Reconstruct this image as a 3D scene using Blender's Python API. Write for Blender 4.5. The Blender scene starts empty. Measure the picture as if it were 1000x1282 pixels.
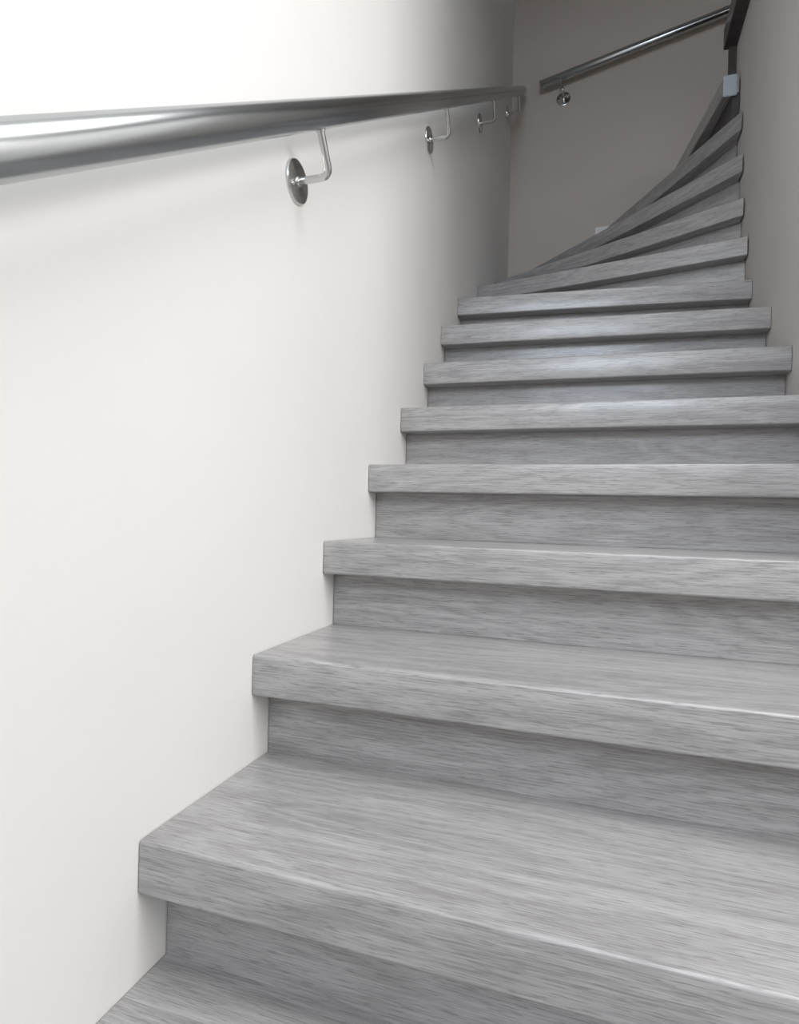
import bpy, bmesh, math
from mathutils import Vector, Matrix

# ------------------------------------------------------------------ camera
scene = bpy.context.scene
C = scene.collection
CX, CY, CZ = 0.5561, -0.7361, 0.6147
YAW, PITCH, ROLL, FPX = -0.3217, 0.0047, 0.0262, 754.4
fw = Vector((math.sin(YAW) * math.cos(PITCH), math.cos(YAW) * math.cos(PITCH), math.sin(PITCH)))
rt = Vector((math.cos(YAW), -math.sin(YAW), 0))
up = rt.cross(fw)
cr, sr = math.cos(ROLL), math.sin(ROLL)
ax_x = cr * rt + sr * up
ax_y = -sr * rt + cr * up
cam_data = bpy.data.cameras.new('camera')
cam = bpy.data.objects.new('camera', cam_data)
C.objects.link(cam)
cam.matrix_world = Matrix(((ax_x.x, ax_y.x, -fw.x, CX), (ax_x.y, ax_y.y, -fw.y, CY),
                           (ax_x.z, ax_y.z, -fw.z, CZ), (0, 0, 0, 1)))
cam_data.sensor_fit = 'HORIZONTAL'
cam_data.sensor_width = 36
cam_data.lens = 36 * FPX / 1000
cam_data.clip_start = 0.01
scene.camera = cam

# ------------------------------------------------------------------ world, lights, exposure
world = bpy.data.worlds.new('world'); scene.world = world
world.use_nodes = True
bg = world.node_tree.nodes['Background']
bg.inputs[0].default_value = (0.72, 0.82, 1.0, 1)
bg.inputs[1].default_value = 1.0

def area(name, loc, target, sx, sy, power, col):
    l = bpy.data.lights.new(name, 'AREA'); l.shape = 'RECTANGLE'; l.size = sx; l.size_y = sy
    l.energy = power; l.color = col
    o = bpy.data.objects.new(name, l); C.objects.link(o); o.location = loc
    o.rotation_euler = (Vector(target) - Vector(loc)).to_track_quat('-Z', 'Y').to_euler()
    return o
HALL_X = 3.0
area('window_daylight', (HALL_X - 0.03, -0.75, 1.8), (0, -0.75, 1.6), 1.5, 0.8, 47, (1.0, 0.98, 0.955))
area('high_window_daylight', (0.75, -2.97, 2.25), (0.75, 0, 2.0), 1.1, 1.1, 46, (0.74, 0.85, 1.0))
area('ceiling_panel_light', (1.45, -0.45, 3.07), (1.45, -0.45, 0), 1.3, 1.0, 36, (0.97, 0.98, 1.0))

vs = scene.view_settings
scene.display_settings.display_device = 'sRGB'
vs.view_transform = 'Standard'; vs.look = 'None'; vs.gamma = 1; vs.use_curve_mapping = False
vs.exposure = 0.0

# ------------------------------------------------------------------ materials
def mat(name):
    m = bpy.data.materials.new(name); m.use_nodes = True
    nt = m.node_tree
    return m, nt, nt.nodes['Principled BSDF']
def N(nt, t, **kw):
    n = nt.nodes.new(t)
    for k, v in kw.items(): setattr(n, k, v)
    return n

def plaster(name, col, bump=0.12):
    m, nt, b = mat(name)
    tc = N(nt, 'ShaderNodeTexCoord'); L = nt.links
    n1 = N(nt, 'ShaderNodeTexNoise'); n1.inputs['Scale'].default_value = 1.6; n1.inputs['Detail'].default_value = 3
    n2 = N(nt, 'ShaderNodeTexNoise'); n2.inputs['Scale'].default_value = 420; n2.inputs['Detail'].default_value = 2
    n3 = N(nt, 'ShaderNodeTexNoise'); n3.inputs['Scale'].default_value = 45; n3.inputs['Detail'].default_value = 3
    for n in (n1, n2, n3): L.new(tc.outputs['Object'], n.inputs['Vector'])
    r = N(nt, 'ShaderNodeValToRGB')
    r.color_ramp.elements[0].position = .3; r.color_ramp.elements[1].position = .7
    r.color_ramp.elements[0].color = tuple(c * .97 for c in col) + (1,)
    r.color_ramp.elements[1].color = tuple(min(1, c * 1.02) for c in col) + (1,)
    L.new(n1.outputs[0], r.inputs[0]); L.new(r.outputs[0], b.inputs['Base Color'])
    ad = N(nt, 'ShaderNodeMath', operation='ADD'); L.new(n2.outputs[0], ad.inputs[0]); L.new(n3.outputs[0], ad.inputs[1])
    bp = N(nt, 'ShaderNodeBump'); bp.inputs['Strength'].default_value = bump; bp.inputs['Distance'].default_value = .0012
    L.new(ad.outputs[0], bp.inputs['Height']); L.new(bp.outputs[0], b.inputs['Normal'])
    b.inputs['Roughness'].default_value = .75
    b.inputs['Specular IOR Level'].default_value = .25
    return m

M_WALL = plaster('cream_white_wall_paint', (.79, .775, .752))
M_WALLB = plaster('taupe_wall_paint', (.57, .51, .46))
M_WALLR = plaster('warm_grey_wall_paint', (.64, .62, .60))
M_CEIL = plaster('ceiling_paint', (.8, .8, .79))

def oak(name, dark, mid, light, rough=.36):
    m, nt, b = mat(name); L = nt.links
    tc = N(nt, 'ShaderNodeTexCoord'); oi = N(nt, 'ShaderNodeObjectInfo')
    # a different piece of the plank for every object
    off = N(nt, 'ShaderNodeVectorMath', operation='SCALE'); off.inputs[0].default_value = (7.3, 3.1, 5.7)
    L.new(oi.outputs['Random'], off.inputs['Scale'])
    ad = N(nt, 'ShaderNodeVectorMath', operation='ADD')
    L.new(tc.outputs['Object'], ad.inputs[0]); L.new(off.outputs[0], ad.inputs[1])
    def mp(sx, sy, sz):
        n = N(nt, 'ShaderNodeMapping'); n.inputs['Scale'].default_value = (sx, sy, sz)
        L.new(ad.outputs[0], n.inputs['Vector']); return n
    # cathedral figure: warped growth rings
    w = N(nt, 'ShaderNodeTexNoise'); w.inputs['Scale'].default_value = 1; w.inputs['Detail'].default_value = 3
    w.inputs['Roughness'].default_value = .45
    L.new(mp(1.3, 9, 9).outputs[0], w.inputs['Vector'])
    ms = N(nt, 'ShaderNodeMath', operation='MULTIPLY'); ms.inputs[1].default_value = 11
    L.new(w.outputs[0], ms.inputs[0])
    fr = N(nt, 'ShaderNodeMath', operation='PINGPONG'); fr.inputs[1].default_value = .5
    L.new(ms.outputs[0], fr.inputs[0])
    # fine fibres
    f1 = N(nt, 'ShaderNodeTexNoise'); f1.inputs['Scale'].default_value = 1; f1.inputs['Detail'].default_value = 4
    f1.inputs['Roughness'].default_value = .65
    L.new(mp(13, 560, 560).outputs[0], f1.inputs['Vector'])
    # pores: short dark dashes
    f2 = N(nt, 'ShaderNodeTexNoise'); f2.inputs['Scale'].default_value = 1; f2.inputs['Detail'].default_value = 2
    L.new(mp(38, 560, 560).outputs[0], f2.inputs['Vector'])
    # wide bands
    f3 = N(nt, 'ShaderNodeTexNoise'); f3.inputs['Scale'].default_value = 1; f3.inputs['Detail'].default_value = 2
    L.new(mp(1.6, 30, 30).outputs[0], f3.inputs['Vector'])
    def madd(a, k, c):
        n = N(nt, 'ShaderNodeMath', operation='MULTIPLY_ADD'); L.new(a, n.inputs[0]); n.inputs[1].default_value = k
        if isinstance(c, (int, float)): n.inputs[2].default_value = c
        else: L.new(c, n.inputs[2])
        return n.outputs[0]
    s = madd(f1.outputs[0], .60, -.24)
    s = madd(f3.outputs[0], .25, s)
    s = madd(fr.outputs[0], .20, s)
    pr = N(nt, 'ShaderNodeMapRange'); pr.inputs['From Min'].default_value = .30; pr.inputs['From Max'].default_value = .46
    L.new(f2.outputs[0], pr.inputs['Value'])
    s = madd(pr.outputs[0], .17, s)
    s = madd(s, 1.0, -.09)
    rp = N(nt, 'ShaderNodeValToRGB')
    e = rp.color_ramp.elements
    e[0].position = .16; e[0].color = dark + (1,)
    e[1].position = .74; e[1].color = light + (1,)
    k = e.new(.42); k.color = mid + (1,)
    L.new(s, rp.inputs[0]); L.new(rp.outputs[0], b.inputs['Base Color'])
    bp = N(nt, 'ShaderNodeBump'); bp.inputs['Strength'].default_value = .12; bp.inputs['Distance'].default_value = .0005
    L.new(f1.outputs[0], bp.inputs['Height']); L.new(bp.outputs[0], b.inputs['Normal'])
    rr = N(nt, 'ShaderNodeMapRange'); rr.inputs['To Min'].default_value = rough + .08; rr.inputs['To Max'].default_value = rough - .06
    L.new(s, rr.inputs['Value']); L.new(rr.outputs[0], b.inputs['Roughness'])
    b.inputs['Specular IOR Level'].default_value = .5
    b.inputs['Coat Weight'].default_value = .5; b.inputs['Coat Roughness'].default_value = .18
    return m
M_OAK = oak('grey_oak_laminate', (.235, .227, .223), (.425, .416, .412), (.57, .562, .562))
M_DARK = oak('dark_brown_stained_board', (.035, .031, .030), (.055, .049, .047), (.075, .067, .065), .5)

def steel(name, col, rough, aniso=.0):
    m, nt, b = mat(name); L = nt.links
    b.inputs['Metallic'].default_value = 1
    tc = N(nt, 'ShaderNodeTexCoord')
    n = N(nt, 'ShaderNodeTexNoise'); n.inputs['Scale'].default_value = 1; n.inputs['Detail'].default_value = 3
    mpn = N(nt, 'ShaderNodeMapping'); mpn.inputs['Scale'].default_value = (300, 300, 3)
    L.new(tc.outputs['Object'], mpn.inputs[0]); L.new(mpn.outputs[0], n.inputs['Vector'])
    mr = N(nt, 'ShaderNodeMapRange'); mr.inputs['To Min'].default_value = rough - .01; mr.inputs['To Max'].default_value = rough + .02
    L.new(n.outputs[0], mr.inputs['Value']); L.new(mr.outputs[0], b.inputs['Roughness'])
    b.inputs['Base Color'].default_value = col + (1,)
    return m
M_STEEL = steel('brushed_stainless_steel', (.45, .465, .47), .23)
M_STEEL2 = steel('polished_stainless_steel', (.62, .62, .61), .18)

def plain(name, col, rough=.5):
    m, nt, b = mat(name)
    tc = N(nt, 'ShaderNodeTexCoord'); n = N(nt, 'ShaderNodeTexNoise'); n.inputs['Scale'].default_value = 60
    nt.links.new(tc.outputs['Object'], n.inputs['Vector'])
    r = N(nt, 'ShaderNodeValToRGB'); r.color_ramp.elements[0].color = tuple(c * .95 for c in col) + (1,); r.color_ramp.elements[1].color = col + (1,)
    nt.links.new(n.outputs[0], r.inputs[0]); nt.links.new(r.outputs[0], b.inputs['Base Color'])
    b.inputs['Roughness'].default_value = rough
    return m
M_CAP = plain('pale_grey_cap', (.42, .46, .50), .4)
M_WHITE = plain('white_plastic', (.85, .85, .84), .35)
M_FLOOR = plain('grey_floor', (.32, .31, .30), .5)

# ------------------------------------------------------------------ helpers
def link(name, bm, m, parent=None, smooth=False):
    me = bpy.data.meshes.new(name)
    bmesh.ops.recalc_face_normals(bm, faces=bm.faces)
    bm.to_mesh(me); bm.free()
    me.materials.append(m)
    for p in me.polygons: p.use_smooth = smooth
    o = bpy.data.objects.new(name, me); C.objects.link(o)
    if parent: o.parent = parent
    return o
def add_box(bm, lo, hi):
    r = bmesh.ops.create_cube(bm, size=1)
    for v in r['verts']:
        v.co = Vector([(lo[i] + hi[i]) / 2 + v.co[i] * (hi[i] - lo[i]) for i in range(3)])
    return r
def box(name, lo, hi, m, parent=None, bev=0):
    bm = bmesh.new(); add_box(bm, lo, hi)
    if bev: bmesh.ops.bevel(bm, geom=bm.edges[:], offset=bev, segments=3, profile=.5, affect='EDGES')
    return link(name, bm, m, parent)
def wall(name, lo, hi, m):
    o = box(name, lo, hi, m); o['kind'] = 'structure'; return o
def empty(name, loc=(0, 0, 0), parent=None):
    o = bpy.data.objects.new(name, None); C.objects.link(o); o.location = loc; o.empty_display_size = .1
    if parent: o.parent = parent
    return o
def tube(bm, pts, rad, seg=24, cap=True):
    pts = [Vector(p) for p in pts]
    rings = []
    ref = None
    for i, p in enumerate(pts):
        a = pts[max(0, i - 1)]; b = pts[min(len(pts) - 1, i + 1)]
        t = (b - a).normalized()
        if ref is None:
            ref = t.orthogonal().normalized()
        ref = (ref - t * ref.dot(t)).normalized(); bn = t.cross(ref)
        r = rad[i] if isinstance(rad, (list, tuple)) else rad
        rings.append([bm.verts.new(p + (ref * math.cos(k * 2 * math.pi / seg) + bn * math.sin(k * 2 * math.pi / seg)) * r) for k in range(seg)])
    for a, b in zip(rings, rings[1:]):
        for k in range(seg): bm.faces.new((a[k], a[(k + 1) % seg], b[(k + 1) % seg], b[k]))
    if cap:
        bm.faces.new(rings[0]); bm.faces.new(rings[-1])
def autosmooth(o, ang=40):
    me = o.data
    bm = bmesh.new(); bm.from_mesh(me)
    for e in bm.edges:
        e.smooth = not (len(e.link_faces) == 2 and e.calc_face_angle(0) > math.radians(ang))
    for f in bm.faces: f.smooth = True
    bm.to_mesh(me); bm.free()

# ------------------------------------------------------------------ the setting
W, D = 1.047, 2.85           # stair width between the walls, far wall
YF, TOP = -3.0, 5.0          # hall behind the camera, roof of the stairwell
FL = -0.74                   # hall floor
RW_END = 2.045               # end of the wall between the flights
RW_START = 0.45              # the hall opens towards the window before it
SLAB = 2.52
wall('wall_left', (-.12, YF - .12, FL - .1), (0, D + .12, TOP), M_WALL)
wall('wall_back', (0, D, FL - .1), (HALL_X + .12, D + .12, TOP), M_WALLB)
wall('wall_right', (W, RW_START, FL), (W + .13, RW_END, 2.59), M_WALLR)
wall('wall_front', (0, YF - .12, FL - .1), (HALL_X, YF, TOP), M_WALLR)
# hall side wall with the window opening
bm = bmesh.new()
wy0, wy1, wz0, wz1 = -1.55, .05, 1.35, 2.25
add_box(bm, (HALL_X, YF - .12, FL - .1), (HALL_X + .12, wy0, TOP))
add_box(bm, (HALL_X, wy1, FL - .1), (HALL_X + .12, D, TOP))
add_box(bm, (HALL_X, wy0, FL - .1), (HALL_X + .12, wy1, wz0))
add_box(bm, (HALL_X, wy0, wz1), (HALL_X + .12, wy1, TOP))
o = link('wall_hall', bm, M_WALLR); o['kind'] = 'structure'
wall('floor', (0, YF, FL - .1), (HALL_X, D, FL), M_FLOOR)
wall('ceiling', (0, YF, TOP), (HALL_X, D, TOP + .1), M_CEIL)
wall('ceiling_light_block', (0, YF, 3.1), (HALL_X, .3, 3.3), M_CEIL)  # unseen ceiling piece, added to cut the light towards the upper back wall
# unseen wall, added to keep window light off the winders and back wall
wall('wall_light_block', (W + .13, RW_START, FL), (HALL_X, RW_START + .1, SLAB + .07), M_WALLR)
# window frame of the hall window
bm = bmesh.new()
for lo, hi in (((HALL_X, wy0, wz0), (HALL_X + .07, wy0 + .05, wz1)), ((HALL_X, wy1 - .05, wz0), (HALL_X + .07, wy1, wz1)),
               ((HALL_X, wy0, wz0), (HALL_X + .07, wy1, wz0 + .05)), ((HALL_X, wy0, wz1 - .05), (HALL_X + .07, wy1, wz1))):
    add_box(bm, lo, hi)
o = link('window_1', bm, M_WHITE); o['kind'] = 'structure'

# ------------------------------------------------------------------ the staircase
RISE, TH, OV = .185, .0696, .0577
stair = empty('staircase', (0, -.9, FL))
stair['label'] = 'grey oak laminate staircase winding up to the right between two painted walls'
stair['category'] = 'staircase'
SOFF = -Vector(stair.location)

# front edge of each tread: left point and right point (plan view)
FR = {-2: ((0, -.86), (W, -.86)), -1: ((0, -.61), (W, -.61)), 0: ((0, -.355), (W, -.355)),
      1: ((0, -.098), (W, -.098)), 2: ((0, .1615), (W, .1615)), 3: ((0, .427), (W, .427)),
      4: ((0, .6765), (W, .6765)), 5: ((0, .9188), (W, .915)), 6: ((0, 1.1428), (W, 1.173)),
      7: ((0, 1.3462), (W, 1.4005)), 8: ((0, 1.590), (W, 1.666)),
      9: ((0, 1.972), (1.044, 1.735)), 10: ((0, 2.41), (1.044, 1.818)),
      11: ((.048, 2.85), (1.036, 1.858)), 12: ((.492, 2.85), (1.034, 1.897)),
      13: ((.825, 2.85), (.985, 1.948)), 14: ((1.27, 2.85), (1.012, 1.962))}

def clip(poly, a, b, keep_left, d=0.0):
    """keep the part of the polygon on one side of the line a-b shifted by d to its left"""
    a = Vector(a); b = Vector(b); t = (b - a).normalized(); n = Vector((-t.y, t.x))
    sgn = 1 if keep_left else -1
    f = lambda p: sgn * ((p - a).dot(n) - d)
    out = []
    for i, p in enumerate(poly):
        q = poly[(i + 1) % len(poly)]
        fp, fq = f(p), f(q)
        if fp >= -1e-9: out.append(p)
        if (fp > 1e-9 and fq < -1e-9) or (fp < -1e-9 and fq > 1e-9):
            out.append(p + (q - p) * (fp / (fp - fq)))
    res = []
    for p in out:
        if not res or (p - res[-1]).length > 1e-5: res.append(p)
    if len(res) > 1 and (res[0] - res[-1]).length < 1e-5: res.pop()
    return res

def prism(name, poly, z0, z1, org, ang, parent, front=None, bev=0.0, m=None):
    """a plank: plan polygon extruded, in its own frame whose X runs along the nosing"""
    ca, sa = math.cos(-ang), math.sin(-ang)
    def loc(p):
        v = Vector(p) - Vector(org[:2]); return Vector((v.x * ca - v.y * sa, v.x * sa + v.y * ca))
    P = [loc(p) for p in poly]
    area2 = sum(P[i].x * P[(i + 1) % len(P)].y - P[(i + 1) % len(P)].x * P[i].y for i in range(len(P)))
    if area2 < 0: P.reverse()
    bm = bmesh.new()
    lo = [bm.verts.new((p.x, p.y, z0 - org[2])) for p in P]
    hi = [bm.verts.new((p.x, p.y, z1 - org[2])) for p in P]
    bm.faces.new(lo[::-1]); bm.faces.new(hi)
    n = len(P)
    for i in range(n): bm.faces.new((lo[i], lo[(i + 1) % n], hi[(i + 1) % n], hi[i]))
    if bev:
        es = []
        for e in bm.edges:
            if all(abs(v.co.y) < 2e-3 for v in e.verts) and abs(e.verts[0].co.z - e.verts[1].co.z) < 1e-6: es.append(e)
        if es: bmesh.ops.bevel(bm, geom=es, offset=bev, segments=4, profile=.5, affect='EDGES')
    o = link(name, bm, m or M_OAK, parent)
    autosmooth(o, 35)
    o.location = Vector(org) + SOFF
    o.rotation_euler = (0, 0, ang)
    return o

GAP = .0018
for n in range(-2, 14):
    a, b = FR[n]; c, d = FR[n + 1]
    ang = math.atan2(b[1] - a[1], b[0] - a[0])
    z = n * RISE
    if n < 13:
        dom = [Vector((GAP, -2)), Vector((W - GAP - (.004 if n > 8 else 0), -2)), Vector((W - GAP - (.004 if n > 8 else 0), D - GAP)), Vector((GAP, D - GAP))]
        # the back edge runs under the riser above (front line of n+1 moved back by the overhang)
        poly = clip(dom, a, b, True)
        poly = clip(poly, c, d, False, OV + .016)
    else:
        poly = [Vector(p) for p in ((.825, D - GAP), (.985, 1.948), (1.04, 1.948), (1.04, RW_END + .004),
                                    (1.10, RW_END + .004), (1.36, D - GAP))]
    prism('tread', poly, z - TH, z, (a[0], a[1], z), ang, stair, bev=.0045)

for n in range(-2, 15):
    a, b = FR[n]
    ang = math.atan2(b[1] - a[1], b[0] - a[0])
    z0 = (n - 1) * RISE; z1 = n * RISE - TH
    if n == 14:
        poly = [Vector(p) for p in ((1.014, 2.04), (1.041, 2.038), (1.052, 2.06), (1.11, 2.2), (1.31, D - GAP), (1.29, D - GAP), (1.08, 2.2))]
    elif n == 13:
        poly = [Vector(p) for p in ((1.018, 1.956), (1.044, 1.956), (.905, D - GAP), (.878, D - GAP))]
    else:
        dom = [Vector((GAP, -2)), Vector((W - GAP, -2)), Vector((W - GAP, D - GAP)), Vector((GAP, D - GAP))]
        ov = OV if n < 9 else OV * .95
        poly = clip(dom, a, b, True, ov)
        poly = clip(poly, a, b, False, ov + .0155)
    if n < -1: continue
    if n == 14: z1 = 2.589
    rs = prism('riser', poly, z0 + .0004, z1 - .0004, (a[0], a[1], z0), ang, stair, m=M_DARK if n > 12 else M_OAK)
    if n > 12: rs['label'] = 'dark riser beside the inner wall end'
# closed side of the lower steps, where the hall is open
bm = bmesh.new()
for n in range(-2, 3):
    y0 = FR[n][1][1] + OV; y1 = min(FR[n + 1][1][1] + OV, RW_START - .001)
    if y1 > y0: add_box(bm, (W + .001, y0, FL), (W + .03, y1, n * RISE - TH))
o = link('side_panel', bm, M_OAK, stair); o.location = SOFF
# pale end cap on the tip of the last winder tread
bm = bmesh.new(); add_box(bm, (.983, 1.941, 2.322), (1.032, 1.9475, 2.407))
bmesh.ops.bevel(bm, geom=bm.edges[:], offset=.0025, segments=2, affect='EDGES')
o = link('end_cap', bm, M_CAP, stair); o.location = SOFF; o['label'] = 'pale grey end cap on the narrow tip of the last winder tread'

# dark edge board of the upper landing, on top of the inner wall
bm = bmesh.new()
add_box(bm, (.998, .5, 2.59), (W + .13, 2.058, 2.675))
bmesh.ops.bevel(bm, geom=bm.edges[:], offset=.003, segments=3, affect='EDGES')
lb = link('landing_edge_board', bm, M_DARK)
lb['label'] = 'dark brown board edging the upper landing on top of the right wall'
lb['category'] = 'board'

# ------------------------------------------------------------------ handrails
def rail_thing(name, p0, p1, R, brackets, wall_dir, perp_up, label, group):
    """p0,p1 axis ends; brackets = distances along; wall_dir = unit vector from rail to wall"""
    root = empty(name, p0)
    root['label'] = label; root['category'] = 'handrail'
    p0 = Vector(p0); p1 = Vector(p1); t = (p1 - p0).normalized(); Ln = (p1 - p0).length
    bm = bmesh.new()
    tube(bm, [(0, 0, 0), (0, 0, .0012), (0, 0, Ln - .0012), (0, 0, Ln)], [R - .0012, R, R, R - .0012], 64)
    r = link('rail', bm, M_STEEL, root); autosmooth(r, 50)
    r.rotation_mode = 'QUATERNION'; r.rotation_quaternion = t.to_track_quat('Z', 'Y')
    wd = Vector(wall_dir)
    upv = Vector(perp_up)
    for s, drop, gap in brackets:
        b0 = t * s                                   # on the axis, relative to the root
        base = empty('bracket', b0, root)
        # local points relative to the bracket empty
        top = -upv * (R - .002)
        elbow = -upv * drop
        plate = elbow + wd * (gap - .0055)
        rr = .015
        pts = [top]
        c0 = elbow + upv * rr; c1 = elbow + wd * rr
        cen = elbow + upv * rr + wd * rr
        for k in range(9):
            a = k / 8 * math.pi / 2
            pts.append(cen - wd * rr * math.cos(a) - upv * rr * math.sin(a))
        pts.append(plate)
        bm = bmesh.new(); tube(bm, pts, .0068, 24)
        o = link('arm', bm, M_STEEL2, base); autosmooth(o, 50)
        # wall plate: shallow disc
        bm = bmesh.new()
        q = [plate - wd * .0015, plate - wd * .0005, plate + wd * .0015, plate + wd * .0052]
        tube(bm, q, [.036, .0385, .0395, .0395], 56)
        o = link('wall_plate', bm, M_STEEL2, base); autosmooth(o, 30)
        bm = bmesh.new(); tube(bm, [plate - wd * .006, plate - wd * .005, plate - wd * .001], [.0075, .0095, .0105], 24)
        o = link('collar', bm, M_STEEL2, base); autosmooth(o, 30)
        side = wd.cross(upv).normalized()
        for sg in (1, -1):
            c = plate - wd * .0012 + side * sg * .024
            bm = bmesh.new(); tube(bm, [c - wd * .0035, c - wd * .003, c], [.0035, .0048, .0052], 16)
            o = link('screw', bm, M_STEEL2, base); autosmooth(o, 30)
        # saddle joining arm and tube
        bm = bmesh.new(); tube(bm, [top - upv * .0045, top - upv * .004, top + upv * .003], [.0075, .009, .009], 20)
        o = link('saddle', bm, M_STEEL2, base); autosmooth(o, 30)
    return root

XR, Z0, SL, RR = .07, 1.1658, .695, .0242
cs = 1 / math.hypot(1, SL)
perp = (0, -SL * cs, cs)
ya, yb = -1.6, 2.765
# plates sit at (y, z); the arm leaves the tube perpendicular to its slope
br = []
for py, pz in ((.266, 1.233), (1.127, 1.828), (1.921, 2.380), (2.687, 2.912)):
    axz = Z0 + SL * py
    drop = (axz - pz) * cs
    s = ((py - ya) + (axz - (Z0 + SL * ya) - (axz - pz)) * SL) * cs   # foot of the perpendicular
    br.append((s, drop, XR))
rail_thing('handrail', (XR, ya, Z0 + SL * ya), (XR, yb, Z0 + SL * yb), RR, br, (-1, 0, 0), perp,
           'long brushed steel handrail rising along the bright left wall on four brackets', None)
# rail on the far wall
yr = D - .07
p0 = Vector((.168, yr, 3.108)); p1 = Vector((1.9, yr, 3.108 + .2085 * 1.732))
t = (p1 - p0).normalized(); pu = Vector((-t.z, 0, t.x))
rail_thing('handrail', p0, p1, .0225, [(.115, .083, .07), (1.15, .083, .07)], (0, 1, 0), pu,
           'shorter brushed steel handrail climbing to the right on the taupe far wall', None)

# ------------------------------------------------------------------ socket peeking above the treads, small screw
ws = empty('wall_socket', (.53, D, 2.235))
ws['label'] = 'small white wall socket on the far wall, mostly hidden behind the winder treads'; ws['category'] = 'socket'
box('cover_plate', (-.04, -.011, -.04), (.04, -.0005, .04), M_WHITE, ws, .003)
bm = bmesh.new(); tube(bm, [(0, -.012, 0), (0, -.0112, 0)], [.019, .021], 32)
link('insert', bm, M_WHITE, ws)
